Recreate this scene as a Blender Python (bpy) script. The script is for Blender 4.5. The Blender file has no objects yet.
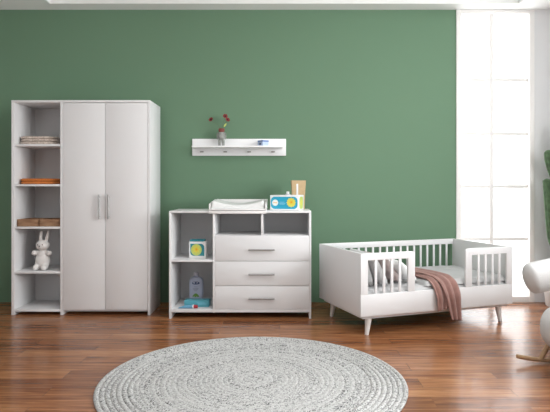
import bpy, bmesh, math, random
from mathutils import Vector, Matrix, noise
R = math.radians
C = bpy.context.scene.collection
sc = bpy.context.scene

# ------------------------------------------------------------------ camera, sky, lights, exposure
cam_d = bpy.data.cameras.new('camera'); cam = bpy.data.objects.new('camera', cam_d); C.objects.link(cam)
cam.location = (0, 0, 1.1); cam.rotation_euler = (R(90), 0, 0)
cam_d.sensor_width = 36; cam_d.lens = 541 / 550 * 36
cam_d.shift_x = -5 / 550; cam_d.shift_y = -19 / 550
cam_d.clip_start = 0.05
sc.camera = cam

world = bpy.data.worlds.new('overcast_sky'); sc.world = world; world.use_nodes = True
world.node_tree.nodes['Background'].inputs[0].default_value = (1.0, 1.0, 1.0, 1)
world.node_tree.nodes['Background'].inputs[1].default_value = 2.0

def area(name, loc, rot, sx, sy, watts, col=(1, 1, 1)):
    d = bpy.data.lights.new(name, 'AREA'); d.shape = 'RECTANGLE'; d.size = sx; d.size_y = sy
    d.energy = watts; d.color = col
    o = bpy.data.objects.new(name, d); C.objects.link(o); o.location = loc; o.rotation_euler = rot
    return o
# daylight through the wide window in the right wall, and the tall one in the back wall
area('daylight_right', (3.36, 1.9, 1.72), (0, R(106), 0), 1.6, 3.1, 232, (0.96, 0.985, 1.0))
area('daylight_back', (2.05, 5.32, 1.4), (R(-90), 0, 0), 0.74, 2.7, 14)
# soft ceiling luminaire in the raised tray
area('ceiling_light', (0.45, 2.2, 2.87), (0, 0, 0), 2.4, 2.4, 41, (0.98, 0.99, 1.0))

sc.view_settings.view_transform = 'Standard'; sc.view_settings.look = 'None'
sc.view_settings.exposure = 0.0; sc.view_settings.gamma = 1.0
sc.view_settings.use_curve_mapping = False

# ------------------------------------------------------------------ materials
def new_mat(name):
    m = bpy.data.materials.new(name); m.use_nodes = True
    return m, m.node_tree, m.node_tree.nodes['Principled BSDF']
def mat(name, col, rough=0.5, spec=0.5, metal=0.0, bump=0.0, bscale=200.0, vary=0.0, vscale=30.0, sheen=0.0):
    m, nt, b = new_mat(name)
    b.inputs['Base Color'].default_value = (*col, 1); b.inputs['Roughness'].default_value = rough
    b.inputs['Specular IOR Level'].default_value = spec; b.inputs['Metallic'].default_value = metal
    if sheen: b.inputs['Sheen Weight'].default_value = sheen
    tc = nt.nodes.new('ShaderNodeTexCoord')
    if bump:
        n = nt.nodes.new('ShaderNodeTexNoise'); n.inputs['Scale'].default_value = bscale; n.inputs['Detail'].default_value = 3
        bp = nt.nodes.new('ShaderNodeBump'); bp.inputs['Strength'].default_value = bump; bp.inputs['Distance'].default_value = 0.004
        nt.links.new(tc.outputs['Object'], n.inputs['Vector']); nt.links.new(n.outputs['Fac'], bp.inputs['Height'])
        nt.links.new(bp.outputs['Normal'], b.inputs['Normal'])
    if vary:
        n = nt.nodes.new('ShaderNodeTexNoise'); n.inputs['Scale'].default_value = vscale; n.inputs['Detail'].default_value = 4
        r = nt.nodes.new('ShaderNodeValToRGB')
        r.color_ramp.elements[0].position = 0.3; r.color_ramp.elements[1].position = 0.7
        r.color_ramp.elements[0].color = (*[c * (1 - vary) for c in col], 1)
        r.color_ramp.elements[1].color = (*[min(1, c * (1 + vary)) for c in col], 1)
        nt.links.new(tc.outputs['Object'], n.inputs['Vector']); nt.links.new(n.outputs['Fac'], r.inputs['Fac'])
        nt.links.new(r.outputs['Color'], b.inputs['Base Color'])
    return m

def floor_mat():
    m, nt, b = new_mat('wood_planks'); N, L = nt.nodes, nt.links
    tc = N.new('ShaderNodeTexCoord')
    br = N.new('ShaderNodeTexBrick'); br.offset = 0.37; br.offset_frequency = 2
    br.inputs['Scale'].default_value = 1; br.inputs['Brick Width'].default_value = 1.25; br.inputs['Row Height'].default_value = 0.135
    br.inputs['Mortar Size'].default_value = 0.0011; br.inputs['Mortar Smooth'].default_value = 0.3; br.inputs['Bias'].default_value = 0
    br.inputs['Color1'].default_value = (0, 0, 0, 1); br.inputs['Color2'].default_value = (1, 1, 1, 1); br.inputs['Mortar'].default_value = (0.5, 0.5, 0.5, 1)
    L.new(tc.outputs['Object'], br.inputs['Vector'])
    # per-plank offset of the grain
    add = N.new('ShaderNodeVectorMath'); add.operation = 'MULTIPLY_ADD'
    add.inputs[1].default_value = (7, 7, 7)
    L.new(br.outputs['Color'], add.inputs[0]); L.new(tc.outputs['Object'], add.inputs[2])
    mp = N.new('ShaderNodeMapping'); mp.inputs['Scale'].default_value = (1.7, 26, 1)
    L.new(add.outputs[0], mp.inputs['Vector'])
    n1 = N.new('ShaderNodeTexNoise'); n1.inputs['Scale'].default_value = 1.6; n1.inputs['Detail'].default_value = 6; n1.inputs['Roughness'].default_value = 0.62
    n1.inputs['Distortion'].default_value = 0.6
    L.new(mp.outputs[0], n1.inputs['Vector'])
    mix = N.new('ShaderNodeMath'); mix.operation = 'MULTIPLY_ADD'; mix.inputs[1].default_value = 0.22
    L.new(br.outputs['Color'], mix.inputs[0])
    sc_ = N.new('ShaderNodeMath'); sc_.operation = 'MULTIPLY'; sc_.inputs[1].default_value = 0.84
    L.new(n1.outputs['Fac'], sc_.inputs[0]); L.new(sc_.outputs[0], mix.inputs[2])
    rp = N.new('ShaderNodeValToRGB'); e = rp.color_ramp.elements
    e[0].position = 0.24; e[0].color = (0.075, 0.024, 0.011, 1)
    e[1].position = 0.80; e[1].color = (0.47, 0.235, 0.108, 1)
    k = e.new(0.42); k.color = (0.175, 0.064, 0.027, 1)
    k = e.new(0.56); k.color = (0.29, 0.118, 0.048, 1)
    L.new(mix.outputs[0], rp.inputs['Fac'])
    # dark streaks
    mp2 = N.new('ShaderNodeMapping'); mp2.inputs['Scale'].default_value = (1.7, 24, 1); L.new(add.outputs[0], mp2.inputs['Vector'])
    n2 = N.new('ShaderNodeTexNoise'); n2.inputs['Scale'].default_value = 2.3; n2.inputs['Detail'].default_value = 3; L.new(mp2.outputs[0], n2.inputs['Vector'])
    r2 = N.new('ShaderNodeValToRGB'); r2.color_ramp.elements[0].position = 0.62; r2.color_ramp.elements[1].position = 0.74
    r2.color_ramp.elements[0].color = (0, 0, 0, 1); r2.color_ramp.elements[1].color = (0.7, 0.7, 0.7, 1)
    L.new(n2.outputs['Fac'], r2.inputs['Fac'])
    mx = N.new('ShaderNodeMixRGB'); mx.inputs['Color2'].default_value = (0.085, 0.032, 0.018, 1)
    L.new(r2.outputs['Color'], mx.inputs['Fac']); L.new(rp.outputs['Color'], mx.inputs['Color1'])
    # seams
    mx2 = N.new('ShaderNodeMixRGB'); mx2.inputs['Color2'].default_value = (0.10, 0.04, 0.02, 1)
    L.new(br.outputs['Fac'], mx2.inputs['Fac']); L.new(mx.outputs['Color'], mx2.inputs['Color1'])
    L.new(mx2.outputs['Color'], b.inputs['Base Color'])
    b.inputs['Roughness'].default_value = 0.27; b.inputs['Specular IOR Level'].default_value = 0.22
    b.inputs['Coat Weight'].default_value = 0.18; b.inputs['Coat Roughness'].default_value = 0.10
    bp = N.new('ShaderNodeBump'); bp.inputs['Strength'].default_value = 0.08; bp.inputs['Distance'].default_value = 0.002
    L.new(n1.outputs['Fac'], bp.inputs['Height']); L.new(bp.outputs['Normal'], b.inputs['Normal'])
    return m

def rug_mat():
    m, nt, b = new_mat('braided_rope'); N, L = nt.nodes, nt.links
    tc = N.new('ShaderNodeTexCoord')
    sep = N.new('ShaderNodeSeparateXYZ'); L.new(tc.outputs['Object'], sep.inputs[0])
    ln = N.new('ShaderNodeVectorMath'); ln.operation = 'LENGTH'; L.new(tc.outputs['Object'], ln.inputs[0])
    an = N.new('ShaderNodeMath'); an.operation = 'ARCTAN2'; L.new(sep.outputs['Y'], an.inputs[0]); L.new(sep.outputs['X'], an.inputs[1])
    # one coordinate along the braid, one across it
    ring = N.new('ShaderNodeMath'); ring.operation = 'MULTIPLY'; ring.inputs[1].default_value = 1 / 0.0287; L.new(ln.outputs['Value'], ring.inputs[0])
    al = N.new('ShaderNodeMath'); al.operation = 'MULTIPLY'; L.new(an.outputs[0], al.inputs[0]); L.new(ring.outputs[0], al.inputs[1])
    comb = N.new('ShaderNodeCombineXYZ'); L.new(al.outputs[0], comb.inputs[0]); L.new(ring.outputs[0], comb.inputs[1])
    v1 = N.new('ShaderNodeTexVoronoi'); v1.inputs['Scale'].default_value = 180; v1.inputs['Randomness'].default_value = 1.0
    L.new(tc.outputs['Object'], v1.inputs['Vector'])
    bw = N.new('ShaderNodeRGBToBW'); L.new(v1.outputs['Color'], bw.inputs[0])
    n1 = N.new('ShaderNodeTexNoise'); n1.inputs['Scale'].default_value = 2.2; n1.inputs['Detail'].default_value = 3; n1.inputs['Roughness'].default_value = 0.7
    L.new(comb.outputs[0], n1.inputs['Vector'])
    av = N.new('ShaderNodeMath'); av.operation = 'MULTIPLY_ADD'; av.inputs[1].default_value = 0.7
    hf = N.new('ShaderNodeMath'); hf.operation = 'MULTIPLY'; hf.inputs[1].default_value = 0.3; L.new(n1.outputs['Fac'], hf.inputs[0])
    L.new(bw.outputs[0], av.inputs[0]); L.new(hf.outputs[0], av.inputs[2])
    r1 = N.new('ShaderNodeValToRGB'); e = r1.color_ramp.elements
    e[0].position = 0.26; e[0].color = (0.03, 0.03, 0.03, 1); e[1].position = 0.54; e[1].color = (0.55, 0.55, 0.54, 1)
    k = e.new(0.40); k.color = (0.28, 0.28, 0.275, 1)
    L.new(av.outputs[0], r1.inputs['Fac'])
    # whole rounds of the braid lighter or greyer
    fl = N.new('ShaderNodeMath'); fl.operation = 'FLOOR'; L.new(ring.outputs[0], fl.inputs[0])
    wn = N.new('ShaderNodeTexWhiteNoise'); wn.noise_dimensions = '1D'; L.new(fl.outputs[0], wn.inputs['W'])
    mr = N.new('ShaderNodeMapRange'); mr.inputs['To Min'].default_value = 0.0; mr.inputs['To Max'].default_value = 0.62; L.new(wn.outputs['Value'], mr.inputs['Value'])
    mx = N.new('ShaderNodeMixRGB'); mx.inputs['Color2'].default_value = (0.52, 0.52, 0.51, 1)
    L.new(mr.outputs[0], mx.inputs['Fac']); L.new(r1.outputs['Color'], mx.inputs['Color1'])
    L.new(mx.outputs['Color'], b.inputs['Base Color']); b.inputs['Roughness'].default_value = 0.95; b.inputs['Specular IOR Level'].default_value = 0.1
    bp = N.new('ShaderNodeBump'); bp.inputs['Strength'].default_value = 0.6; bp.inputs['Distance'].default_value = 0.006
    L.new(n1.outputs['Fac'], bp.inputs['Height']); L.new(bp.outputs['Normal'], b.inputs['Normal'])
    return m

def glass_mat():
    m, nt, b = new_mat('window_glass'); N, L = nt.nodes, nt.links
    N.remove(b); t = N.new('ShaderNodeBsdfTransparent'); g = N.new('ShaderNodeBsdfGlossy'); g.inputs['Roughness'].default_value = 0.02
    mx = N.new('ShaderNodeMixShader'); mx.inputs[0].default_value = 0.05
    L.new(t.outputs[0], mx.inputs[1]); L.new(g.outputs[0], mx.inputs[2]); L.new(mx.outputs[0], N['Material Output'].inputs[0])
    return m

def stripe_mat(name, c1, c2, scale, axis='Z'):
    m, nt, b = new_mat(name); N, L = nt.nodes, nt.links
    tc = N.new('ShaderNodeTexCoord'); n = N.new('ShaderNodeTexNoise'); n.inputs['Scale'].default_value = scale; n.inputs['Detail'].default_value = 4
    mp = N.new('ShaderNodeMapping'); mp.inputs['Scale'].default_value = (1, 1, 1) if axis == '' else ((0.15, 1, 1) if axis == 'X' else (1, 1, 0.1))
    L.new(tc.outputs['Object'], mp.inputs[0]); L.new(mp.outputs[0], n.inputs['Vector'])
    r = N.new('ShaderNodeValToRGB'); r.color_ramp.elements[0].position = 0.35; r.color_ramp.elements[1].position = 0.65
    r.color_ramp.elements[0].color = (*c1, 1); r.color_ramp.elements[1].color = (*c2, 1)
    L.new(n.outputs['Fac'], r.inputs['Fac']); L.new(r.outputs['Color'], b.inputs['Base Color'])
    b.inputs['Roughness'].default_value = 0.7
    return m

M = dict(
    green=mat('green_paint', (0.147, 0.252, 0.163), 0.75, 0.25, bump=0.04, bscale=90),
    greywall=mat('white_wall_paint', (0.76, 0.77, 0.78), 0.8, 0.2),
    ceil=mat('ceiling_paint', (0.90, 0.91, 0.90), 0.85, 0.2),
    floor=floor_mat(), rug=rug_mat(), glass=glass_mat(),
    frame=mat('window_frame_paint', (0.86, 0.85, 0.83), 0.45),
    white=mat('white_laminate', (0.76, 0.76, 0.765), 0.42, 0.4),
    shelfwhite=mat('shelf_lacquer', (0.90, 0.90, 0.91), 0.35, 0.5),
    back=mat('backing_board', (0.70, 0.71, 0.72), 0.6, 0.3),
    steel=mat('brushed_steel', (0.40, 0.395, 0.39), 0.38, 0.5, metal=0.85),
    bedwhite=mat('bed_lacquer', (0.76, 0.76, 0.765), 0.38, 0.4),
    legwhite=mat('painted_leg', (0.78, 0.76, 0.74), 0.4, 0.4),
    mattress=mat('mattress_ticking', (0.55, 0.55, 0.555), 0.9, 0.1, bump=0.3, bscale=150),
    duvet=mat('pale_grey_cotton', (0.50, 0.50, 0.50), 0.9, 0.1, bump=0.35, bscale=60),
    pilw=mat('grey_cotton', (0.50, 0.50, 0.50), 0.9, 0.1, bump=0.3, bscale=80),
    pilg=mat('light_grey_cotton', (0.60, 0.60, 0.60), 0.9, 0.1, bump=0.3, bscale=80),
    pilp=mat('grey_pink_cotton', (0.50, 0.42, 0.41), 0.9, 0.1, bump=0.3, bscale=80),
    throw=mat('dusty_pink_knit', (0.33, 0.19, 0.165), 0.95, 0.1, bump=0.5, bscale=260, vary=0.12, vscale=18, sheen=0.2),
    boucle=mat('white_boucle', (0.62, 0.62, 0.615), 0.95, 0.1, bump=0.5, bscale=140),
    oak=stripe_mat('pale_oak', (0.40, 0.25, 0.14), (0.52, 0.35, 0.20), 40, 'X'),
    cactus=mat('cactus_skin', (0.075, 0.135, 0.065), 0.6, 0.3, vary=0.3, vscale=25),
    spine=mat('cactus_ridge', (0.30, 0.40, 0.24), 0.7),
    pot=mat('white_ceramic', (0.78, 0.77, 0.76), 0.35), soil=mat('potting_soil', (0.06, 0.04, 0.03), 0.95, bump=0.8, bscale=60),
    plush=mat('white_plush', (0.78, 0.76, 0.74), 0.95, 0.1, bump=0.5, bscale=220), eye=mat('bead_eye', (0.02, 0.02, 0.02), 0.3),
    beige=stripe_mat('beige_knit', (0.48, 0.39, 0.33), (0.74, 0.64, 0.57), 60, ''),
    orange=mat('orange_knit', (0.60, 0.20, 0.055), 0.95, 0.1, bump=0.4, bscale=200, vary=0.12),
    brownbox=stripe_mat('brown_wood', (0.24, 0.125, 0.065), (0.35, 0.20, 0.11), 60, 'X'),
    padwhite=mat('pad_cover', (0.76, 0.77, 0.76), 0.55, 0.3, bump=0.1, bscale=40), tray=mat('changing_tray', (0.84, 0.83, 0.82), 0.4),
    card=mat('white_carton', (0.84, 0.85, 0.85), 0.5), aqua=mat('aqua_print', (0.02, 0.37, 0.56), 0.45),
    teal=mat('teal_print', (0.03, 0.27, 0.32), 0.5), yellow=mat('yellow_print', (0.74, 0.68, 0.10), 0.5), amber=mat('amber_print', (0.80, 0.42, 0.01), 0.5),
    lime=mat('lime_print', (0.55, 0.66, 0.18), 0.5), printw=mat('white_print', (0.82, 0.86, 0.82), 0.5), skyprint=mat('light_blue_print', (0.25, 0.62, 0.80), 0.5),
    kraft=mat('kraft_paper', (0.56, 0.41, 0.24), 0.8, 0.2, vary=0.06), lilac=mat('lilac_plastic', (0.55, 0.54, 0.62), 0.4),
    bottle=mat('pale_blue_bottle', (0.47, 0.52, 0.66), 0.35, 0.5), navy=mat('navy_print', (0.012, 0.04, 0.14), 0.5), greyprint=mat('grey_print', (0.22, 0.25, 0.36), 0.5),
    leaf=mat('leaf_green', (0.16, 0.34, 0.06), 0.55), tealbox=mat('teal_carton', (0.10, 0.39, 0.47), 0.45), tube=mat('blue_tube', (0.14, 0.38, 0.56), 0.4),
    red=mat('red_plastic', (0.36, 0.02, 0.03), 0.35), whitep=mat('white_plastic', (0.80, 0.80, 0.80), 0.35),
    vase=mat('grey_glaze', (0.27, 0.28, 0.26), 0.3, 0.5, vary=0.35, vscale=40), rust=mat('rust_glaze', (0.20, 0.045, 0.035), 0.4),
    petal=mat('crimson_petal', (0.22, 0.012, 0.016), 0.6), heart=mat('flower_heart', (0.03, 0.012, 0.012), 0.8), stem=mat('flower_stem', (0.12, 0.17, 0.08), 0.7),
    babyblue=mat('baby_blue_lacquer', (0.50, 0.62, 0.86), 0.4), midblue=mat('mid_blue_lacquer', (0.20, 0.30, 0.58), 0.4),
)

# ------------------------------------------------------------------ mesh helpers
class MB:
    """collects shapes in world (or local) coordinates and links them as ONE mesh object"""
    def __init__(s, org=(0, 0, 0)):
        s.bm = bmesh.new(); s.org = Vector(org)
    def _merge(s, t, mtx=None):
        if mtx is not None: bmesh.ops.transform(t, matrix=mtx, verts=t.verts)
        me = bpy.data.meshes.new('tmp'); t.to_mesh(me); t.free(); s.bm.from_mesh(me); bpy.data.meshes.remove(me)
    def box(s, x0, x1, y0, y1, z0, z1, bev=0.0015, seg=2, mtx=None):
        t = bmesh.new(); bmesh.ops.create_cube(t, size=1)
        for v in t.verts: v.co = Vector(((x0 + x1) / 2 + v.co.x * (x1 - x0), (y0 + y1) / 2 + v.co.y * (y1 - y0), (z0 + z1) / 2 + v.co.z * (z1 - z0)))
        if bev: bmesh.ops.bevel(t, geom=t.edges[:], offset=bev, segments=seg, profile=0.5, affect='EDGES')
        s._merge(t, mtx); return s
    def prism(s, pts, y0, y1, bev=0.0015, plane='XZ', mtx=None):
        """polygon extruded along the third axis"""
        t = bmesh.new()
        def mk(p, d): return (p[0], d, p[1]) if plane == 'XZ' else ((p[0], p[1], d) if plane == 'XY' else (d, p[0], p[1]))
        a = [t.verts.new(mk(p, y0)) for p in pts]; b = [t.verts.new(mk(p, y1)) for p in pts]
        n = len(pts); t.faces.new(a); t.faces.new(b[::-1])
        for i in range(n): t.faces.new((a[i], b[i], b[(i + 1) % n], a[(i + 1) % n]))
        bmesh.ops.recalc_face_normals(t, faces=t.faces[:])
        if bev:
            ed = [e for e in t.edges if len(e.link_faces) == 2 and e.calc_face_angle(0) > R(45)]
            bmesh.ops.bevel(t, geom=ed, offset=bev, segments=2, profile=0.5, affect='EDGES')
        s._merge(t, mtx); return s
    def cyl(s, p0, p1, r0, r1=None, seg=20, caps=True):
        r1 = r0 if r1 is None else r1; p0, p1 = Vector(p0), Vector(p1); d = p1 - p0
        t = bmesh.new(); bmesh.ops.create_cone(t, cap_ends=caps, segments=seg, radius1=r0, radius2=r1, depth=d.length)
        s._merge(t, Matrix.Translation((p0 + p1) / 2) @ d.to_track_quat('Z', 'Y').to_matrix().to_4x4()); return s
    def ell(s, c, r, seg=20, mtx=None):
        t = bmesh.new(); bmesh.ops.create_uvsphere(t, u_segments=seg, v_segments=seg * 2 // 3, radius=1)
        m = Matrix.Translation(c) @ (mtx or Matrix.Identity(4)) @ Matrix.Diagonal((*r, 1))
        s._merge(t, m); return s
    def lathe(s, prof, c=(0, 0, 0), seg=32, sx=1, sy=1, mtx=None):
        """profile of (r, z) round the vertical axis; sx, sy squash it"""
        t = bmesh.new(); rings = []
        for r, z in prof:
            rings.append([t.verts.new((c[0] + max(r, 1e-4) * math.cos(2 * math.pi * i / seg) * sx, c[1] + max(r, 1e-4) * math.sin(2 * math.pi * i / seg) * sy, c[2] + z)) for i in range(seg)])
        for a, b in zip(rings, rings[1:]):
            for i in range(seg): t.faces.new((a[i], a[(i + 1) % seg], b[(i + 1) % seg], b[i]))
        bmesh.ops.remove_doubles(t, verts=t.verts[:], dist=2e-4)
        bmesh.ops.holes_fill(t, edges=[e for e in t.edges if e.is_boundary], sides=0)
        bmesh.ops.recalc_face_normals(t, faces=t.faces[:])
        s._merge(t, mtx); return s
    def tube(s, pts, rad, seg=12, ribs=0, depth=0.0, sub=1):
        """swept tube through points with a radius per point (rounded by Catmull-Rom), optional ribs"""
        P = [Vector(p) for p in pts]; Rr = list(rad) if hasattr(rad, '__len__') else [rad] * len(P)
        if sub > 1:
            Q, S = [], []
            for i in range(len(P) - 1):
                a, b, c, d = P[max(i - 1, 0)], P[i], P[i + 1], P[min(i + 2, len(P) - 1)]
                for k in range(sub):
                    u = k / sub
                    Q.append(0.5 * ((2 * b) + (c - a) * u + (2 * a - 5 * b + 4 * c - d) * u * u + (3 * b - a - 3 * c + d) * u ** 3))
                    S.append(Rr[i] + (Rr[i + 1] - Rr[i]) * u)
            P, Rr = Q + [P[-1]], S + [Rr[-1]]
        t = bmesh.new(); rings = []; up = None
        for i, p in enumerate(P):
            d = (P[min(i + 1, len(P) - 1)] - P[max(i - 1, 0)]).normalized()
            if up is None: up = d.orthogonal().normalized()
            up = (up - d * up.dot(d)).normalized(); w = d.cross(up)
            rg = []
            for k in range(seg):
                th = 2 * math.pi * k / seg; rr = Rr[i] * (1 + depth * math.cos(ribs * th))
                rg.append(t.verts.new(p + up * rr * math.cos(th) + w * rr * math.sin(th)))
            rings.append(rg)
        for a, b in zip(rings, rings[1:]):
            for k in range(seg): t.faces.new((a[k], a[(k + 1) % seg], b[(k + 1) % seg], b[k]))
        t.faces.new(rings[0][::-1]); t.faces.new(rings[-1])
        bmesh.ops.recalc_face_normals(t, faces=t.faces[:])
        s._merge(t); return s
    def grid(s, fn, nu, nv):
        """surface from a function of (u, v) in 0..1"""
        t = bmesh.new(); g = [[t.verts.new(fn(i / nu, j / nv)) for j in range(nv + 1)] for i in range(nu + 1)]
        for i in range(nu):
            for j in range(nv): t.faces.new((g[i][j], g[i + 1][j], g[i + 1][j + 1], g[i][j + 1]))
        s._merge(t); return s
    def build(s, name, m, parent=None, smooth=True, sharp=40):
        for v in s.bm.verts: v.co -= s.org
        if smooth:
            for f in s.bm.faces: f.smooth = True
            for e in s.bm.edges:
                if len(e.link_faces) == 2 and e.calc_face_angle(0) > R(sharp): e.smooth = False
        me = bpy.data.meshes.new(name); s.bm.to_mesh(me); s.bm.free(); me.materials.append(m)
        o = bpy.data.objects.new(name, me); C.objects.link(o)
        if parent: o.parent = parent
        else: o.location = s.org
        return o

def tag(o, label, cat, group=None):
    o['label'] = label; o['category'] = cat
    if group: o['group'] = group
    return o
def thing(name, label, cat, loc, rz=0, group=None):
    o = bpy.data.objects.new(name, None); C.objects.link(o); o.location = loc; o.rotation_euler = (0, 0, rz)
    o.empty_display_size = 0.05
    return tag(o, label, cat, group)
def structure(o):
    o['kind'] = 'structure'; return o
def solidify(o, th, off=0):
    m = o.modifiers.new('thickness', 'SOLIDIFY'); m.thickness = th; m.offset = off; return o
def subsurf(o, lv=1):
    m = o.modifiers.new('smooth', 'SUBSURF'); m.levels = lv; m.render_levels = lv; return o
def dup(root, loc, rz, label, group=None):
    r = root.copy(); C.objects.link(r); r.location = loc; r.rotation_euler = (0, 0, rz); r['label'] = label
    if group: r['group'] = group
    for ch in list(root.children):
        c = ch.copy(); C.objects.link(c); c.parent = r
        for g in list(ch.children):
            d = g.copy(); C.objects.link(d); d.parent = c
    return r

# ------------------------------------------------------------------ the room
WY, CZ = 5.16, 2.79
XL, XR, YB = -3.2, 2.95, -2.2
WX0, WX1 = 1.679, 2.423                                   # the tall window in the back wall
structure(MB().box(XL - .1, XR + .1, YB, WY + .15, -0.1, 0, 0).build('floor', M['floor'], smooth=False))
structure(MB().box(XL, WX0, WY, WY + .12, 0, CZ, 0).build('wall_back', M['green'], smooth=False))
structure(MB().box(WX1, XR, WY, WY + .12, 0, CZ, 0).build('wall_corner', M['greywall'], smooth=False))
structure(MB().box(XL - .1, XL, YB, WY + .12, 0, CZ, 0).build('wall_left', M['greywall'], smooth=False))
# the right wall has a wide window opening
w = MB()
w.box(XR, XR + .1, YB, 0.35, 0, CZ, 0).box(XR, XR + .1, 3.45, WY + .12, 0, CZ, 0)
w.box(XR, XR + .1, 0.35, 3.45, 0, 1.0, 0).box(XR, XR + .1, 0.35, 3.45, 2.6, CZ, 0)
structure(w.build('wall_right', M['greywall'], smooth=False))
# the wall behind the camera
w = MB()
w.box(XL, XR, YB - .1, YB, 0, CZ, 0)
structure(w.build('wall_rear', M['greywall'], smooth=False))
# ceiling with a shallow raised tray
TX0, TX1, TY0, TY1, TH = -2.12, 2.20, 0.2, 4.985, 0.13
c = MB()
c.box(XL - .1, XR + .1, TY1, WY + .12, CZ, CZ + TH + .05, 0).box(XL - .1, XR + .1, YB, TY0, CZ, CZ + TH + .05, 0)
c.box(XL - .1, TX0, TY0, TY1, CZ, CZ + TH + .05, 0).box(TX1, XR + .1, TY0, TY1, CZ, CZ + TH + .05, 0)
c.box(TX0, TX1, TY0, TY1, CZ + TH, CZ + TH + .05, 0)
structure(c.build('ceiling', M['ceil'], smooth=False))

# tall window in the back wall
def window_back():
    o = bpy.data.objects.new('window_1', None); C.objects.link(o); o.location = ((WX0 + WX1) / 2, WY, 0); structure(o)
    g = (o.location.x, WY, 0)
    f = MB(g); y0, y1 = WY - .012, WY + .10
    f.box(WX0, WX0 + .047, y0, y1, 0, CZ, .003).box(WX1 - .047, WX1, y0, y1, 0, CZ, .003)
    f.box(WX0 + .047, WX1 - .047, y0, y1, 0, .058, .003).box(WX0 + .047, WX1 - .047, y0, y1, 2.755, CZ, .003)
    f.build('window_frame', M['frame'], o)
    xm = 2.026
    MB(g).box(xm - .018, xm + .018, WY + .02, WY + .075, .058, 2.755, .003).build('mullion', M['frame'], o)
    zs = [2.125, 1.61, 1.105, 0.602]
    for z in zs:
        MB(g).box(WX0 + .047, WX1 - .047, WY + .025, WY + .07, z - .015, z + .015, .003).build('glazing_bar', M['frame'], o)
    MB(g).box(WX0 + .04, WX1 - .04, WY + .045, WY + .05, .05, 2.76, 0).build('pane', M['glass'], o)
window_back()
def window_right():
    o = bpy.data.objects.new('window_2', None); C.objects.link(o); o.location = (XR, 1.9, 1.0); structure(o)
    g = o.location
    f = MB(g)
    f.box(XR + .01, XR + .09, .35, .42, 1.0, 2.6).box(XR + .01, XR + .09, 3.38, 3.45, 1.0, 2.6)
    f.box(XR + .01, XR + .09, .42, 3.38, 1.0, 1.06).box(XR + .01, XR + .09, .42, 3.38, 2.54, 2.6)
    f.build('window_frame', M['frame'], o)
    for y in (1.4, 2.4): MB(g).box(XR + .03, XR + .08, y - .02, y + .02, 1.06, 2.54).build('mullion', M['frame'], o)
    MB(g).box(XR + .05, XR + .055, .40, 3.40, 1.04, 2.56, 0).build('pane', M['glass'], o)
window_right()

# ------------------------------------------------------------------ round braided rug
def rug():
    r0, n = 0.861, 30; p = r0 / n; prof = [(r0 - .004, 0.0)]
    for i in range(n):
        ro = r0 - i * p
        for k in range(1, 6):
            a = math.pi * k / 6
            prof.append((ro - p / 2 + p / 2 * math.cos(a), 0.005 + (0.0085 if i < 7 else 0.004) * math.sin(a)))
        if i < n - 1: prof.append((ro - p, 0.0065))
    prof.append((0.0, 0.010))
    o = MB().lathe(prof, seg=160).build('round_rug', M['rug'], sharp=80)
    o.location = (-0.153, 3.075, 0.0005)
    tag(o, 'round grey and white braided rug lying on the wooden floor', 'rug')
rug()

# ------------------------------------------------------------------ wardrobe
def bar_handle(p0, p1, out, parent, org, name='handle'):
    """bar on two posts; out is the vector from the face to the bar"""
    p0, p1, out = Vector(p0), Vector(p1), Vector(out); d = (p1 - p0)
    m = MB(org); m.tube([p0 + out, p1 + out], 0.0075, 12)
    for t in (0.1, 0.9): m.cyl(p0 + d * t, p0 + d * t + out, 0.0045, seg=10)
    return m.build(name, M['steel'], parent)

def wardrobe():
    F, B = 4.645, 5.045; g = (-1.711, (F + B) / 2, 0)
    X0, X1 = -2.307, -1.116; T = 0.026
    o = thing('wardrobe', 'tall white wardrobe with two closed doors and an open shelf column', 'wardrobe', g)
    for a, b in ((X0, X0 + T), (X1 - T * .75, X1)): MB(g).box(a, b, F, B, 0, 1.826, .0012).build('side_panel', M['white'], o)
    MB(g).box(X0, X1, F, B, 1.826, 1.846, .0012).build('top_panel', M['white'], o)
    MB(g).box(-1.888, -1.866, F + .002, B - .006, 0, 1.826, .0012).build('divider', M['white'], o)
    MB(g).box(X0 + T, -1.888, F + .004, B - .006, .028, .048, .001).box(-1.866, X1 - T * .75, F + .02, B - .006, .028, .048, .001).build('bottom_panel', M['white'], o)
    for z in (1.469, 1.124, .758, .374):
        MB(g).box(X0 + T, -1.888, F + .004, B - .006, z - .018, z, .001).build('shelf', M['white'], o)
    MB(g).box(X0 + T, X1 - T * .75, B - .006, B, .028, 1.826, 0).build('back_panel', M['back'], o)
    for a, b, hx in ((-1.864, -1.5025, -1.547), (-1.499, -1.138, -1.468)):
        d = MB(g).box(a, b, F, F + .018, .046, 1.822, .0015).build('door', M['white'], o)
        bar_handle((hx, F, .825), (hx, F, 1.035), (0, -.028, 0), d, g)
wardrobe()

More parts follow.
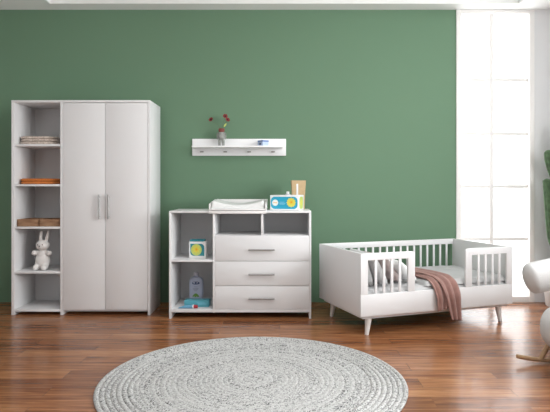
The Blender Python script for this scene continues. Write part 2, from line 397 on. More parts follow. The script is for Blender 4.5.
# ------------------------------------------------------------------ dresser
def dresser():
    F, B = 4.518, 4.965; g = (-0.333, (F + B) / 2, 0)
    X0, X1 = -.927, .261; T = .018
    o = thing('dresser', 'white dresser with three drawers, two open cubbies and a side shelf column', 'dresser', g)
    for a, b in ((X0, X0 + T), (X1 - T, X1)): MB(g).box(a, b, F, B, 0, .883, .0012).build('side_panel', M['white'], o)
    MB(g).box(X0, X1, F, B, .883, .9, .0012).build('top_panel', M['white'], o)
    MB(g).box(-.562, -.545, F, B - .006, .05, .883, .001).box(-.159, -.142, F + .002, B - .006, .696, .883, .001).build('divider', M['white'], o)
    MB(g).box(X0 + T, X1 - T, F + .002, B - .006, .052, .077, .001).build('bottom_panel', M['white'], o)
    MB(g).box(X0 + T, -.562, F + .004, B - .006, .473, .49, .001).build('shelf', M['white'], o)
    MB(g).box(-.545, X1 - T, F + .02, B - .006, .678, .694, .001).build('cubby_floor', M['white'], o)
    MB(g).box(X0 + T, X1 - T, B - .006, B, .052, .883, 0).build('back_panel', M['back'], o)
    for z0, z1, hz in ((.482, .694, .578), (.2755, .4785, .373), (.079, .272, .172)):
        d = MB(g).box(-.543, X1 - T - .0015, F, F + .018, z0, z1, .0015)
        d.box(-.52, X1 - T - .02, F + .018, B - .04, z0 + .02, z1 - .04, 0)
        d = d.build('drawer', M['white'], o)
        bar_handle((-.262, F, hz), (-.045, F, hz), (0, -.026, 0), d, g)
dresser()

# changing tray with its pad
def changing():
    F = 4.505; g = (-.353, 4.72, .9)
    o = thing('changing_tray', 'shallow white changing tray resting on top of the white dresser', 'changing tray', g)
    x0, x1, y1 = -.593, -.113, 4.94
    prof = [(F, .902), (F, .952), (F + .02, .962), (y1 - .05, .988), (y1, .989), (y1, .902)]
    MB(g).prism(prof, x0, x0 + .012, .002, 'YZ').build('side_wall', M['tray'], o)
    MB(g).prism(prof, x1 - .012, x1, .002, 'YZ').build('side_wall', M['tray'], o)
    MB(g).box(x0 + .012, x1 - .012, y1 - .012, y1, .902, .989, .002).build('back_wall', M['tray'], o)
    MB(g).box(x0 + .012, x1 - .012, F, y1 - .012, .902, .908, .001).build('tray_floor', M['tray'], o)
    MB(g).box(x0, x1, F - .002, F + .011, .878, .9005, .002).box(x0 + .012, x1 - .012, F, F + .012, .9005, .918, .002).build('front_lip', M['tray'], o)
    # pad: raised along both sides, dipped in the middle
    g2 = (-.353, 4.72, .909); a, b = x0 + .016, x1 - .016; c0, c1 = F + .015, y1 - .016
    def top(u, v):
        x = a + (b - a) * u; y = c0 + (c1 - c0) * v
        s = abs(2 * u - 1); ex = min(1, (1 - s) / .10); ey = min(1, min(v, 1 - v) / .07)
        ed = (1 - (1 - ex) ** 2) ** .5 * (1 - (1 - ey) ** 2) ** .5
        z = .909 + .016 + ed * (.024 + .010 * v + .044 * s ** 2.0) + .003 * noise.noise(Vector((x * 9, y * 7, 3)))
        return (x, y, z)
    def skirt(u, v):
        th = u; n = 4
        # perimeter
        if th < .25: p = (th * 4, 0)
        elif th < .5: p = (1, (th - .25) * 4)
        elif th < .75: p = (1 - (th - .5) * 4, 1)
        else: p = (0, 1 - (th - .75) * 4)
        t = Vector(top(*p)); return (t.x, t.y, .909 + (t.z - .909) * v)
    m = MB(g2).grid(top, 48, 32)
    m.grid(skirt, 160, 2)
    bmesh.ops.remove_doubles(m.bm, verts=m.bm.verts[:], dist=5e-4)
    bmesh.ops.recalc_face_normals(m.bm, faces=m.bm.faces[:])
    p = m.build('changing_pad', M['padwhite'], sharp=60)
    tag(p, 'pale grey dished changing pad lying in the white tray on the dresser', 'changing pad')
changing()

# printed packs -----------------------------------------------------
def disc(mb, cx, cz, r, y, th=.0006, seg=28, rz=None, squash=1):
    mb.prism([(cx + r * math.cos(2 * math.pi * i / seg), cz + r * squash * math.sin(2 * math.pi * i / seg)) for i in range(seg)], y - th, y + .0002, 0); return mb
def rrect(x0, x1, z0, z1, r, n=6, corners=(1, 1, 1, 1)):
    pts = []
    for (cx, cz, a0, k) in ((x1 - r, z1 - r, 0, 0), (x0 + r, z1 - r, 90, 1), (x0 + r, z0 + r, 180, 2), (x1 - r, z0 + r, 270, 3)):
        if corners[k]:
            for i in range(n + 1): a = R(a0 + 90 * i / n); pts.append((cx + r * math.cos(a), cz + r * math.sin(a)))
        else:
            sx = 1 if a0 in (0, 270) else -1; sz = 1 if a0 in (0, 90) else -1
            pts.append((cx + sx * r, cz + sz * r))
    return pts
def sun(mb, cx, cz, r0, r1, n, y, th=.0008):
    pts = []
    for i in range(2 * n):
        a = math.pi * i / n; r = r1 if i % 2 == 0 else r0; pts.append((cx + r * math.cos(a), cz + r * math.sin(a)))
    mb.prism(pts, y - th, y + .0002, 0); return mb

def wipes_box():
    W, H, D = .252, .130, .19
    o = thing('nappy_box', 'white and aqua carton with a yellow sunburst standing on the dresser top', 'carton', (.062, 4.715, .9005), R(-16))
    y = -D / 2
    MB().box(-W / 2, W / 2, -D / 2, D / 2, 0, H, .003).build('carton', M['card'], o)
    MB().prism(rrect(-W / 2 + .007, W / 2 - .008, .012, H - .014, .034), y - .0006, y + .0002, 0).build('aqua_panel', M['aqua'], o)
    disc(MB(), -W / 2 + .046, H / 2 + .0, .027, y - .0006).build('round_emblem', M['printw'], o)
    mk = MB()
    for i, (w_, h_) in enumerate(((.007, .010), (.008, .008), (.008, .010))):
        mk.prism(rrect(-W / 2 + .031 + i * .0105, -W / 2 + .031 + i * .0105 + w_, H / 2 - h_ / 2, H / 2 + h_ / 2, .003), y - .0018, y - .001, 0)
    mk.build('emblem_marks', M['amber'], o)
    t = MB()
    for z, a, b in ((.070, -.042, .002), (.060, -.045, .012), (.052, -.042, .004)): t.prism(rrect(a, b, z - .002, z + .002, .0015), y - .0012, y - .0005, 0)
    t.build('print_lines', M['skyprint'], o)
    sun(MB(), .062, H / 2 + .002, .035, .043, 12, y - .0006).build('sunburst', M['yellow'], o)
    sun(MB(), .064, H / 2 + .006, .008, .020, 6, y - .0014).build('sun_heart', M['amber'], o)
    # side face
    q = Matrix.Rotation(R(90), 4, 'Z') @ Matrix.Translation((0, 0, 0))
    s1 = MB().prism(rrect(-D / 2 + .03, D / 2 - .03, .012, H - .014, .03), -W / 2 - .0006, -W / 2 + .0002, 0, mtx=q).build('side_oval', M['lime'], o)
    MB().prism([(.026 * math.cos(2 * math.pi * i / 28), H / 2 + .026 * math.sin(2 * math.pi * i / 28)) for i in range(28)], -W / 2 - .0012, -W / 2 - .0005, 0, mtx=q).build('side_spot', M['yellow'], o)
wipes_box()

def bag():
    o = thing('paper_bag', 'tan kraft paper bag standing behind the aqua carton on the dresser', 'bag', (.166, 4.885, .9005), R(4))
    # flared open bag
    prof = [(.052, 0), (.054, .09), (.058, .17), (.064, .258)]
    t = MB(); rings = []
    for hw, z in prof: rings.append([(-hw, -.035, z), (hw, -.035, z), (hw + .004, 0, z), (hw, .035, z), (-hw, .035, z), (-hw - .004, 0, z)])
    bm = t.bm; vr = [[bm.verts.new(p) for p in r] for r in rings]
    for a, b in zip(vr, vr[1:]):
        for i in range(6): bm.faces.new((a[i], a[(i + 1) % 6], b[(i + 1) % 6], b[i]))
    bm.faces.new(vr[0][::-1])
    b = t.build('bag_body', M['kraft'], o, smooth=False); solidify(b, .002)
    m = MB().box(-.023, -.006, -.0382, -.0352, .09, .228, .001); m.build('white_strip', M['whitep'], o)
    p = thing('lilac_jar', 'small lilac grey pot peeping over the aqua carton beside the bag', 'jar', (.070, 4.865, .9005))
    MB().lathe([(.0, 0), (.024, 0), (.026, .01), (.026, .128), (.018, .138), (.0, .138)], seg=24).build('jar_body', M['lilac'], p)
    MB().lathe([(.0, .138), (.014, .138), (.014, .158), (.0, .16)], seg=20).build('lid', M['whitep'], p)
bag()

def small_pack():
    W, H, D = .146, .143, .10
    o = thing('wipes_pack', 'small white pack with teal square and yellow flower on middle dresser shelf', 'pack', (-.702, 4.67, .4902), R(-5))
    y = -D / 2
    MB().box(-W / 2, W / 2, -D / 2, D / 2, 0, H, .004, 3).build('carton', M['card'], o)
    MB().prism(rrect(-W / 2 + .012, W / 2 - .012, .022, H - .018, .03, corners=(1, 0, 1, 0)), y - .0006, y + .0002, 0).build('teal_panel', M['teal'], o)
    disc(MB(), -.008, H / 2 + .002, .047, y - .0006, squash=1.05).build('yellow_spot', M['lime'], o)
    sun(MB(), -.010, H / 2 + .006, .024, .042, 8, y - .0014).build('flower', M['yellow'], o)
    sun(MB(), -.007, H / 2 + .006, .006, .020, 5, y - .0022).build('flower_heart', M['amber'], o)
    MB().box(-W / 2 + .006, W / 2 - .02, -D / 2 + .004, D / 2 - .006, H + .0003, H + .016, .003).build('flap', M['teal'], o)
small_pack()

def lotion():
    o = thing('lotion_bottle', 'pale blue lotion bottle with navy eye emblem on bottom dresser shelf', 'bottle', (-.742, 4.80, .0772))
    # flat-fronted bottle, rounded ends, sloping shoulders
    bm = MB(); rings = []
    prof = [(.056, .0), (.060, .006), (.061, .05), (.062, .12), (.062, .19), (.058, .205), (.046, .221), (.028, .229), (.020, .232), (.020, .238)]
    t = bm.bm; vr = []
    for hw, z in prof:
        d = .030 * min(1, hw / .05); pts = rrect(-hw, hw, -d, d, min(d, hw) * .92, 6)
        vr.append([t.verts.new((p[0], p[1], z)) for p in pts])
    n = len(vr[0])
    for a, b in zip(vr, vr[1:]):
        for i in range(n): t.faces.new((a[i], a[(i + 1) % n], b[(i + 1) % n], b[i]))
    t.faces.new(vr[0][::-1]); t.faces.new(vr[-1])
    bmesh.ops.recalc_face_normals(t, faces=t.faces[:])
    bm.build('bottle_body', M['bottle'], o)
    MB().lathe([(0, .238), (.023, .238), (.024, .242), (.022, .262), (.018, .267), (0, .267)], seg=24).build('cap', M['lilac'], o)
    y = -.0301
    # eye-shaped emblem
    e = MB()
    pts = [(.034 * math.cos(2 * math.pi * i / 32), .176 + .013 * math.sin(2 * math.pi * i / 32)) for i in range(32)]
    e.prism(pts, y - .0006, y + .0005, 0); e.build('eye_emblem', M['navy'], o)
    i_ = MB()
    i_.prism([(.024 * math.cos(2 * math.pi * i / 24) - .004, .178 + .0075 * math.sin(2 * math.pi * i / 24)) for i in range(24)], y - .0011, y - .0006, 0)
    i_.build('eye_white', M['bottle'], o)
    disc(MB(), .0, .178, .0075, y - .0011).build('pupil', M['navy'], o)
    l = MB()
    for z, a, b in ((.142, -.018, .016), (.128, -.026, .024), (.119, -.022, .021), (.108, -.015, .013)): l.prism(rrect(a, b, z - .0018, z + .0018, .0015), y - .0006, y + .0003, 0)
    l.build('print_lines', M['greyprint'], o)
    f = MB()
    for cx, a in ((-.016, 50), (.0, 92), (.016, 130), (-.004, 70), (.01, 115)):
        q = [(cx + (.019 * math.cos(2 * math.pi * k / 14)) * math.cos(R(a)) - .006 * math.sin(2 * math.pi * k / 14) * math.sin(R(a)),
              .068 + (.019 * math.cos(2 * math.pi * k / 14)) * math.sin(R(a)) + .006 * math.sin(2 * math.pi * k / 14) * math.cos(R(a))) for k in range(14)]
        f.prism(q, y - .0006 - .0001 * a / 50, y + .0003, 0)
    f.build('printed_leaves', M['leaf'], o)
    # flat teal carton in front of it
    b = thing('flat_carton', 'flat teal carton lying in front of the lotion bottle', 'carton', (-.708, 4.655, .0772), R(-2))
    MB().box(-.108, .104, -.045, .045, 0, .055, .003).build('carton', M['tealbox'], b)
    m = MB()
    for z, x0, x1 in ((.036, .0, .07), (.026, .01, .085)): m.prism(rrect(x0, x1, z - .002, z + .002, .0015), -.0456, -.0448, 0)
    m.build('print_lines', M['skyprint'], b)
    # tube
    g = Vector((-.78, 4.56, .0772)); d = Vector((.985, -.10, 0)).normalized()
    u = thing('cream_tube', 'blue cream tube with red cap lying at the front of bottom dresser shelf', 'tube', g)
    t2 = MB(); t = t2.bm; s = Vector((-d.y, d.x, 0)); vr = []
    for k, (q, hw, hz, cz) in enumerate(((-.075, .023, .0015, .004), (-.06, .0225, .005, .007), (-.02, .019, .012, .0135), (.03, .0165, .0155, .0165), (.045, .0162, .016, .0165), (.05, .010, .010, .0165))):
        vr.append([t.verts.new(d * q + s * hw * math.cos(2 * math.pi * i / 20) + Vector((0, 0, cz + hz * math.sin(2 * math.pi * i / 20)))) for i in range(20)])
    for a, b_ in zip(vr, vr[1:]):
        for i in range(20): t.faces.new((a[i], a[(i + 1) % 20], b_[(i + 1) % 20], b_[i]))
    t.faces.new(vr[0]); t.faces.new(vr[-1]); bmesh.ops.recalc_face_normals(t, faces=t.faces[:])
    t2.build('tube_body', M['tube'], u)
    MB().cyl(d * .046 + Vector((0, 0, .0165)), d * .056 + Vector((0, 0, .0165)), .0165, .0165).build('collar', M['whitep'], u)
    MB().cyl(d * .056 + Vector((0, 0, .0165)), d * .088 + Vector((0, 0, .0165)), .0155, .0135).build('cap', M['red'], u)
lotion()

# ------------------------------------------------------------------ wall shelf with its hooks
def wall_shelf():
    g = (-.392, WY, 1.40)
    o = thing('wall_shelf', 'white wall shelf with a row of four small hooks on green wall', 'shelf', g)
    MB(g).box(-.834, .057, WY - .018, WY, 1.398, 1.558, .0015).build('back_board', M['shelfwhite'], o)
    MB(g).box(-.815, .025, WY - .165, WY - .018, 1.467, 1.4825, .0015).build('ledge', M['shelfwhite'], o)
    for x in (-.741, -.518, -.292, -.065):
        k = MB(g).cyl((x, WY - .018, 1.433), (x, WY - .034, 1.433), .0055, seg=14)
        k.box(x - .017, x + .017, WY - .046, WY - .033, 1.427, 1.439, .003)
        k.build('hook', M['steel'], o)
wall_shelf()

LZ = 1.4827
def vase():
    x, y = -.549, 5.075
    o = thing('footed_vase', 'small grey two-footed vase with rust red rim on the wall shelf', 'vase', (x, y, LZ))
    for s in (-1, 1):
        MB().tube([(s * .017, 0, .0), (s * .018, 0, .02), (s * .016, 0, .05), (s * .013, 0, .072)], [.011, .0125, .014, .015], 14).build('foot', M['vase'], o)
    MB().lathe([(0, .058), (.022, .06), (.033, .072), (.036, .09), (.034, .108), (.027, .124), (.022, .132), (.0, .132)], seg=32, sy=.8).build('vase_body', M['vase'], o)
    MB().lathe([(.021, .131), (.027, .138), (.030, .150), (.029, .162), (.026, .166), (.022, .162), (.021, .140)], seg=32, sy=.8).build('rim', M['rust'], o)
    for s in (-1, 1):
        MB().tube([(s * .025, 0, .128), (s * .038, 0, .120), (s * .042, 0, .095), (s * .038, 0, .072), (s * .034, 0, .066)], .0048, 10, sub=4).build('handle', M['vase'], o)
vase()
def flower_mesh(pts, head, tilt, leaf=None):
    g = (pts[0][0], pts[0][1], pts[0][2])
    def mk(label):
        o = thing('red_flower', label, 'flower', g, 0, 'red flowers in the footed vase')
        MB(g).tube(pts, .0018, 8, sub=5).build('stem', M['stem'], o)
        hm = Matrix.Translation(head) @ tilt
        p = MB(g)
        for k in range(6):
            a = 2 * math.pi * k / 6
            p.ell((0, 0, 0), (1, 1, 1), 12, Matrix.Identity(4)) if False else None
            q = hm @ Matrix.Rotation(a, 4, 'Z') @ Matrix.Translation((.012, 0, .003)) @ Matrix.Rotation(R(-32), 4, 'Y')
            t = bmesh.new(); bmesh.ops.create_uvsphere(t, u_segments=12, v_segments=8, radius=1)
            p._merge(t, q @ Matrix.Diagonal((.0135, .010, .003, 1)))
        p.build('petals', M['petal'], o)
        h = MB(g); t = bmesh.new(); bmesh.ops.create_uvsphere(t, u_segments=14, v_segments=10, radius=1)
        h._merge(t, hm @ Matrix.Translation((0, 0, .004)) @ Matrix.Diagonal((.0085, .0085, .006, 1)))
        h.build('flower_heart', M['heart'], o)
        if leaf:
            l = MB(g); t = bmesh.new(); bmesh.ops.create_uvsphere(t, u_segments=12, v_segments=8, radius=1)
            l._merge(t, Matrix.Translation(leaf) @ Matrix.Rotation(R(35), 4, 'Y') @ Matrix.Diagonal((.008, .003, .020, 1)))
            l.build('leaf', M['lime'], o)
        return o
    return mk
tq = lambda ax, ay: Matrix.Rotation(R(ax), 4, 'X') @ Matrix.Rotation(R(ay), 4, 'Y')
vy = 5.075; vz = LZ + .15
flower_mesh([(-.555, vy, vz), (-.580, vy - .005, vz + .045), (-.625, vy - .01, vz + .075), (-.642, vy - .012, vz + .088)], (-.644, vy - .014, vz + .096), tq(62, -22))('red flower leaning out on the left side of the footed vase')
flower_mesh([(-.548, vy, vz), (-.540, vy, vz + .05), (-.522, vy - .005, vz + .10), (-.514, vy - .008, vz + .122)], (-.513, vy - .012, vz + .128), tq(65, 10))('topmost red flower rising from the footed vase')
flower_mesh([(-.543, vy, vz), (-.530, vy - .006, vz + .035), (-.505, vy - .012, vz + .075), (-.494, vy - .014, vz + .088)], (-.492, vy - .018, vz + .094), tq(60, 30), (-.514, vy - .012, vz + .046))('red flower with a green leaf on the right of the footed vase')

def keepsake():
    o = thing('keepsake_box', 'little pale blue box with a navy spot on the wall shelf', 'box', (-.158, 5.075, LZ), R(38))
    MB().box(-.035, .035, -.04, .04, 0, .04, .004, 3).build('box_body', M['babyblue'], o)
    MB().box(-.037, .037, -.042, .042, .0405, .054, .004, 3).build('lid', M['midblue'], o)
    q = Matrix.Rotation(R(-90), 4, 'Z')
    e = MB().prism([(.011 * math.cos(2 * math.pi * i / 20), .021 + .011 * math.sin(2 * math.pi * i / 20)) for i in range(20)], -.0362, -.0345, 0, mtx=q)
    e.build('navy_spot', M['navy'], o)
keepsake()

# ------------------------------------------------------------------ what stands on the wardrobe shelves
def folded(name, w, d, h, m, loc, rz, label, cat, group=None, layers=2):
    """folded cloth: rounded in plan, a soft fold per layer at the front"""
    o = MB(); t = o.bm
    lh = h / layers
    for L in range(layers):
        vr = []; n = 8
        for k in range(n + 1):
            a = math.pi * k / n - math.pi / 2
            z = L * lh + lh / 2 + lh / 2 * math.sin(a) * .97; inset = lh / 2 * (1 - math.cos(a))
            pts = rrect(-w / 2 + inset, w / 2 - inset, -d / 2 + inset, d / 2 - inset, .07, 8)
            vr.append([t.verts.new((p[0] + .002 * noise.noise(Vector((p[0] * 12, p[1] * 12, L))), p[1] + .003 * noise.noise(Vector((p[0] * 15, 5, L * 3))), z)) for p in pts])
        m_ = len(vr[0])
        for a, b in zip(vr, vr[1:]):
            for i in range(m_): t.faces.new((a[i], a[(i + 1) % m_], b[(i + 1) % m_], b[i]))
        t.faces.new(vr[0][::-1]); t.faces.new(vr[-1])
    bmesh.ops.recalc_face_normals(t, faces=t.faces[:])
    b = o.build(name, m); b.location = loc; b.rotation_euler = (0, 0, rz)
    return tag(b, label, cat, group)
sz = 1.4695
for i, (h, dx, lb) in enumerate(((.027, 0, 'beige folded blanket at the bottom of the stack of three in the wardrobe'), (.023, .004, 'beige folded blanket in the middle of the stack of three'), (.021, -.004, 'beige folded blanket on top of the stack of three'))):
    folded('folded_blanket', .330 - .006 * i, .27, h, M['beige'], (-2.113 + dx, 4.83, sz), R(1.5 * (i - 1)), lb, 'blanket', 'beige blankets on the top wardrobe shelf', 1)
    sz += h + .0004
folded('folded_blanket', .333, .27, .050, M['orange'], (-2.110, 4.83, 1.1245), 0, 'orange folded blanket alone on the second wardrobe shelf', 'blanket', layers=2)

def open_box(x, label):
    o = thing('wooden_tray', label, 'box', (x, 4.79, .7585), 0, 'brown boxes on the third wardrobe shelf')
    w, d, h, t = .182, .22, .062, .008
    m = MB().box(-w / 2, w / 2, -d / 2, -d / 2 + t, 0, h, .001).box(-w / 2, w / 2, d / 2 - t, d / 2, 0, h, .001)
    m.box(-w / 2, -w / 2 + t, -d / 2 + t, d / 2 - t, 0, h, .001).box(w / 2 - t, w / 2, -d / 2 + t, d / 2 - t, 0, h, .001)
    m.build('box_wall', M['brownbox'], o)
    MB().box(-w / 2 + t, w / 2 - t, -d / 2 + t, d / 2 - t, 0, .006, 0).build('box_bottom', M['brownbox'], o)
    return o
ob = open_box(-2.183, 'brown open box beside the outer side panel of the wardrobe')
dup(ob, (-1.990, 4.79, .7585), 0, 'brown open box beside the wardrobe door, on the third shelf')

def bunny():
    o = thing('toy_rabbit', 'white plush toy rabbit sitting on the fourth wardrobe shelf', 'toy', (-2.082, 4.75, .3745), R(-6))
    b = MB()
    b.ell((0, 0, .080), (.064, .052, .075)).ell((0, -.004, .135), (.046, .04, .04))
    b.ell((.006, -.012, .217), (.058, .05, .046)).ell((.004, -.045, .207), (.024, .018, .018))
    for s in (-1, 1):
        b.tube([(s * .030, 0, .150), (s * .050, -.008, .146), (s * .066, -.018, .148)], [.024, .023, .022], 14, sub=3).ell((s * .068, -.018, .148), (.024, .022, .023))
        b.tube([(s * .030, -.01, .055), (s * .036, -.03, .03), (s * .038, -.045, .022)], [.032, .027, .022], 14, sub=3).ell((s * .038, -.048, .026), (.025, .03, .026))
    b.tube([(-.016, -.006, .24), (-.02, 0, .285), (-.017, .004, .325), (-.012, .006, .342)], [.013, .0145, .0125, .006], 12, sub=3)
    b.tube([(.030, -.006, .24), (.040, 0, .285), (.046, .004, .325), (.049, .006, .342)], [.013, .0145, .0125, .006], 12, sub=3)
    bo = b.build('rabbit_body', M['plush'], o)
    rm = bo.modifiers.new('join', 'REMESH'); rm.mode = 'VOXEL'; rm.voxel_size = .004; rm.use_smooth_shade = True
    sm = bo.modifiers.new('soften', 'SMOOTH'); sm.factor = .5; sm.iterations = 5
    for x in (-.016, .026): MB().ell((x, -.055, .224), (.0055, .004, .006), 12).build('eye', M['eye'], o)
    MB().ell((.004, -.0635, .212), (.006, .004, .004), 12).build('nose', M['eye'], o)
bunny()

# ------------------------------------------------------------------ toddler bed
ANG = math.atan2(.3366, .9416); BC = (1.118, 4.536)
HX, HY, ZB, ZT, ZR = .695, .375, .148, .613, .31
def bed():
    o = thing('toddler_bed', 'white toddler bed with slatted guards and solid end panels', 'bed', (*BC, 0), ANG)
    w = M['bedwhite']
    for a, b in ((-HX, -HX + .02), (HX - .02, HX)): MB().box(a, b, -HY + .018, HY, ZB, ZT, .003).build('end_panel', w, o)
    MB().box(-HX, HX, -HY, -HY + .018, ZB, ZR, .002).build('front_rail', w, o)
    MB().box(-HX + .02, HX - .02, HY - .02, HY, ZB, ZR, .002).build('back_rail', w, o)
    MB().box(-HX + .02, HX - .02, HY - .02, HY, ZT - .048, ZT, .003).build('top_rail', w, o)
    n = 18
    for i in range(1, n + 1):
        x = -HX + .02 + (2 * HX - .04) * i / (n + 1)
        MB().box(x - .009, x + .009, HY - .016, HY - .004, ZR, ZT - .048, .002).build('slat', w, o)
    MB().box(-HX + .03, HX - .03, -HY + .025, HY - .03, .125, .165, .003).build('bed_base', w, o)
    gw, st, tr, r = .462, .06, .052, .022
    for s in (-1, 1):
        e = lambda x: s * (HX - x)                       # distance from the bed's end, mirrored
        arc = [(gw - r + r * math.sin(R(a)), ZT - r + r * math.cos(R(a))) for a in (0, 22, 45, 68, 90)]
        out = [(0, ZR), (0, ZT)] + arc + [(gw, ZR), (gw - st, ZR), (gw - st, ZT - tr), (st, ZT - tr), (st, ZR)]
        pts = [(e(a), z) for a, z in out]
        gd = MB().prism(pts, -HY, -HY + .018, .0018).build('guard', w, o)
        for k in range(1, 5):
            x = e(st + (gw - 2 * st) * k / 5)
            MB().box(x - .010, x + .010, -HY + .003, -HY + .015, ZR, ZT - tr, .002).build('slat', w, gd)
    for sx in (-1, 1):
        for y, sy in ((-HY + .062, -1), (HY - .09, 1)):
            x = sx * (HX - .10)
            MB().tube([(x, y, ZB - .004), (x + sx * .004, y + sy * .002, ZB - .02), (x + sx * .022, y + sy * .008, .0)], [.027, .026, .0145], 18).build('leg', M['legwhite'], o)
bed()
def soft_box(x0, x1, y0, y1, z0, z1, r, amp, sc_, seed, nx=70, ny=40):
    """rounded slab with a rumpled top"""
    def f(u, v):
        x = x0 + (x1 - x0) * u; y = y0 + (y1 - y0) * v
        d = min(x - x0, x1 - x, y - y0, y1 - y); k = min(1, max(d, 0) / r); e = (1 - (1 - k) ** 2) ** .5
        z = z0 + (z1 - z0) * e + amp * e * noise.noise(Vector((x * sc_, y * sc_ * .7, seed))) + amp * .5 * e * noise.noise(Vector((x * sc_ * 2.3, y * sc_ * 2, seed + 4)))
        return (x, y, z)
    m = MB().grid(f, nx, ny)
    lo = [v for v in m.bm.verts]
    ed = [e for e in m.bm.edges if e.is_boundary]
    bmesh.ops.holes_fill(m.bm, edges=ed, sides=0)
    bmesh.ops.recalc_face_normals(m.bm, faces=m.bm.faces[:])
    return m
def bedding():
    def place(o): o.location = (*BC, 0); o.rotation_euler = (0, 0, ANG); return o
    m = MB().box(-.665, .665, -.345, .345, .1655, .335, .03, 4).build('mattress', M['mattress'])
    tag(place(m), 'light grey mattress lying inside the white toddler bed', 'mattress')
    d = soft_box(-.12, .668, -.349, .349, .3355, .372, .04, .008, 7, 1).build('duvet', M['duvet'], sharp=70)
    tag(place(d), 'pale grey rumpled duvet spread over the bed mattress', 'duvet')
    bpy.context.view_layer.update()
    B = Matrix.Translation((*BC, 0)) @ Matrix.Rotation(ANG, 4, 'Z')
    def pillow(w, h, t, m, loc, rx, ry, rz, label):
        p = MB(); n = 26
        def side(sg):
            def f(u, v):
                a, b = 2 * u - 1, 2 * v - 1
                k = max(0, (1 - a ** 4)) ** .5 * max(0, (1 - b ** 4)) ** .5
                pin = 1 - .06 * (1 - a * a) * b * b
                return (a * w / 2 * (1 - .05 * (1 - b * b)), b * h / 2 * (1 - .05 * (1 - a * a)), sg * t / 2 * k + .004 * noise.noise(Vector((a * 3, b * 3, 7 + sg))) * k)
            return f
        p.grid(side(1), n, n).grid(side(-1), n, n)
        bmesh.ops.remove_doubles(p.bm, verts=p.bm.verts[:], dist=1e-4); bmesh.ops.recalc_face_normals(p.bm, faces=p.bm.faces[:])
        ob = p.build('pillow', m, sharp=80)
        ob.matrix_world = B @ Matrix.Translation(loc) @ Matrix.Rotation(R(rz), 4, 'Z') @ Matrix.Rotation(R(ry), 4, 'Y') @ Matrix.Rotation(R(rx), 4, 'X')
        tag(ob, label, 'pillow', 'pillows at the head of the bed')
    # local x is across the lean (height), local y is the pillow's width along the bed end
    pillow(.26, .50, .10, M['pilw'], (-.585, -.03, .475), 0, 74, 2, 'grey pillow propped against the solid end panel of the bed')
    pillow(.27, .46, .10, M['pilg'], (-.470, -.07, .470), 0, 62, -5, 'light grey pillow second from the end panel of the bed')
    pillow(.26, .42, .09, M['pilp'], (-.355, -.03, .462), 0, 54, 4, 'pinkish grey pillow third from the end panel of the bed')
    pillow(.24, .34, .09, M['card'], (-.250, -.10, .440), 0, 40, 12, 'smallest white pillow foremost of the row of bed pillows')
bedding()

def throw():
    """dusty pink throw laid across the bed and hanging over the front rail"""
    ztop = .380; yf = -HY - .014
    def strip(xb0, xb1, xf0, xf1, zend, dz, seed, yback, slope):
        # path along the cloth: on the duvet, round the rail, down
        pts = [(yback, ztop - .004), (.2, ztop), (.0, ztop), (-.2, ztop - .002), (-.30, ztop - .008), (-.345, ztop - .028), (-.372, ztop - .064), (yf, ztop - .105), (yf - .004, .24), (yf - .002, (.24 + zend) / 2), (yf + .0, zend)]
        P = [Vector((0, a, b)) for a, b in pts]
        Ls = [0]
        for a, b in zip(P, P[1:]): Ls.append(Ls[-1] + (b - a).length)
        def along(v):
            s = v * Ls[-1]
            for i in range(len(P) - 1):
                if s <= Ls[i + 1] or i == len(P) - 2:
                    t = (s - Ls[i]) / (Ls[i + 1] - Ls[i]); a, b, c, d = P[max(i - 1, 0)], P[i], P[i + 1], P[min(i + 2, len(P) - 1)]
                    nrm = (c - b).normalized(); nrm = Vector((0, nrm.z, -nrm.y))
                    return b.lerp(c, t), nrm
        def f(u, v):
            p, n = along(v)
            k = v ** 1.2
            x0 = xb0 + (xf0 - xb0) * k; x1 = xb1 + (xf1 - xb1) * k
            x = x0 + (x1 - x0) * u + .012 * noise.noise(Vector((v * 3, seed, 2)))
            fold = .5 + .5 * math.cos(2 * math.pi * (u * 2.6 + .25 * noise.noise(Vector((v * 2, seed, 0))) + seed * .17))
            off = dz + .018 * fold * (.4 + .6 * min(1, v * 2)) + .004 * noise.noise(Vector((u * 5, v * 7, seed)))
            q = p - n * 0
            up = Vector((0, 0, 1)) if p.y > -.33 else Vector((0, -1, 0)) if p.y < yf + .01 and p.z < .29 else Vector((0, -.7, .7))
            q = p + up * off
            if v > .97: q.z += slope * (u - .5)
            return (x, q.y, q.z)
        return f
    m = MB()
    m.grid(strip(-.17, .08, -.045, .06, .155, .0, 1, .33, .02), 26, 60)
    m.grid(strip(-.17, .12, .07, .170, .068, .014, 5, .32, -.01), 30, 70)
    o = m.build('throw_blanket', M['throw'], sharp=80)
    solidify(o, .009, 0); subsurf(o, 1)
    o.location = (*BC, 0); o.rotation_euler = (0, 0, ANG)
    tag(o, 'dusty pink throw draped across the bed and over its front rail', 'blanket')
throw()

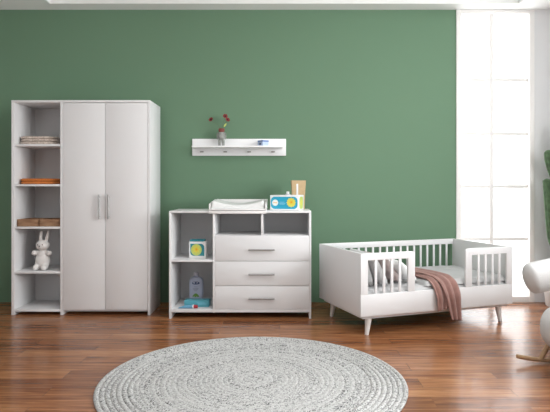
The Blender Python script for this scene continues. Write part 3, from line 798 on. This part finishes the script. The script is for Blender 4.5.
# ------------------------------------------------------------------ rocking armchair, mostly out of frame
def chair():
    g = (2.0, 3.13, 0)
    o = thing('rocking_chair', 'white boucle rocking armchair on pale wooden rockers beside the bed', 'armchair', g)
    def capsule(p0, p1, r, name, flat=.45):
        p0, p1 = Vector(p0), Vector(p1); d = (p1 - p0).normalized(); pts, rad = [], []
        for k in range(0, 7):
            a = R(90 * k / 6); pts.append(p0 + d * (r * flat) * (1 - math.sin(a))); rad.append(max(r * math.cos(R(90) - a) ** .8, .004))
        pts2, rad2 = [], []
        for k in range(6, -1, -1):
            a = R(90 * k / 6); pts2.append(p1 - d * (r * flat) * (1 - math.sin(a))); rad2.append(max(r * math.cos(R(90) - a) ** .8, .004))
        P = [p0 + d * (r * flat) * (1 - math.cos(R(15 * k))) for k in range(7)]; Q = [r * math.sin(R(15 * k)) ** .75 if k else .004 for k in range(7)]
        P2 = [p1 - d * (r * flat) * (1 - math.cos(R(15 * k))) for k in range(6, -1, -1)]; Q2 = [r * math.sin(R(15 * k)) ** .75 if k else .004 for k in range(6, -1, -1)]
        return MB(g).tube(P + P2, Q + Q2, 32).build(name, M['boucle'], o, sharp=70)
    capsule((1.562, 3.435, .512), (2.42, 3.435, .70), .098, 'armrest')
    capsule((1.562, 2.825, .512), (2.42, 2.825, .70), .098, 'armrest')
    MB(g).box(1.595, 2.33, 2.84, 3.42, .095, .385, .13, 8).build('seat', M['boucle'], o, sharp=70)
    bk = MB().box(-.10, .10, -.30, .30, 0, .66, .09, 8).build('backrest', M['boucle'], o, sharp=70)
    bk.location = (.27, 0, .32); bk.rotation_euler = (0, R(16), 0)
    for y in (3.37, 2.89):
        rise = lambda x: .0135 + .034 * (abs(x - 2.0) / .53) ** 3.5
        pts = [(x, y, rise(x)) for x in (1.475, 1.51, 1.56, 1.63, 1.75, 1.87, 2.0, 2.13, 2.25, 2.37, 2.44, 2.49, 2.525)]
        rk = MB(g).tube(pts, .0130, 14, sub=3).build('rocker', M['oak'], o)
        for x, dx in ((1.622, .075), (2.28, -.03)):
            zr = rise(x)
            MB(g).tube([(x, y, zr), (x + dx, y, .165)], [.0135, .016], 14).build('strut', M['oak'], rk)
chair()

# ------------------------------------------------------------------ potted cactus in the corner
def cactus():
    g = (2.565, 4.985, 0)
    o = thing('potted_cactus', 'green branching cactus in a white pot by the corner window', 'cactus', g)
    MB(g).lathe([(0, 0), (.098, 0), (.108, .01), (.135, .31), (.137, .325), (.128, .325), (.122, .29), (0, .29)], g, 40).build('pot', M['pot'], o)
    MB(g).lathe([(0, .300), (.10, .296), (.123, .2905)], g, 32).build('soil', M['soil'], o)
    def arm(pts, rad, name):
        # rounded tip
        p = [Vector(q) for q in pts]; d = (p[-1] - p[-2]).normalized(); r = rad[-1]
        for k in (30, 55, 75, 88): p.append(Vector(pts[-1]) + d * r * math.sin(R(k))); rad = list(rad) + [r * math.cos(R(k))]
        return MB(g).tube(p, rad, 60, ribs=10, depth=.09, sub=4).build(name, M['cactus'], o, sharp=70)
    y = 4.985
    arm([(2.575, y, .28), (2.575, y, .6), (2.58, y, 1.0), (2.575, y, 1.35), (2.58, y, 1.62)], [.055, .062, .062, .06, .052], 'trunk')
    arm([(2.570, y, .50), (2.515, y - .01, .60), (2.492, y - .015, .75), (2.470, y - .02, .95), (2.450, y - .02, 1.145)], [.034, .040, .042, .039, .032], 'arm')
    arm([(2.572, y, 1.10), (2.525, y - .015, 1.19), (2.492, y - .025, 1.27), (2.468, y - .025, 1.36), (2.460, y - .025, 1.405)], [.030, .035, .038, .038, .034], 'arm')
cactus()
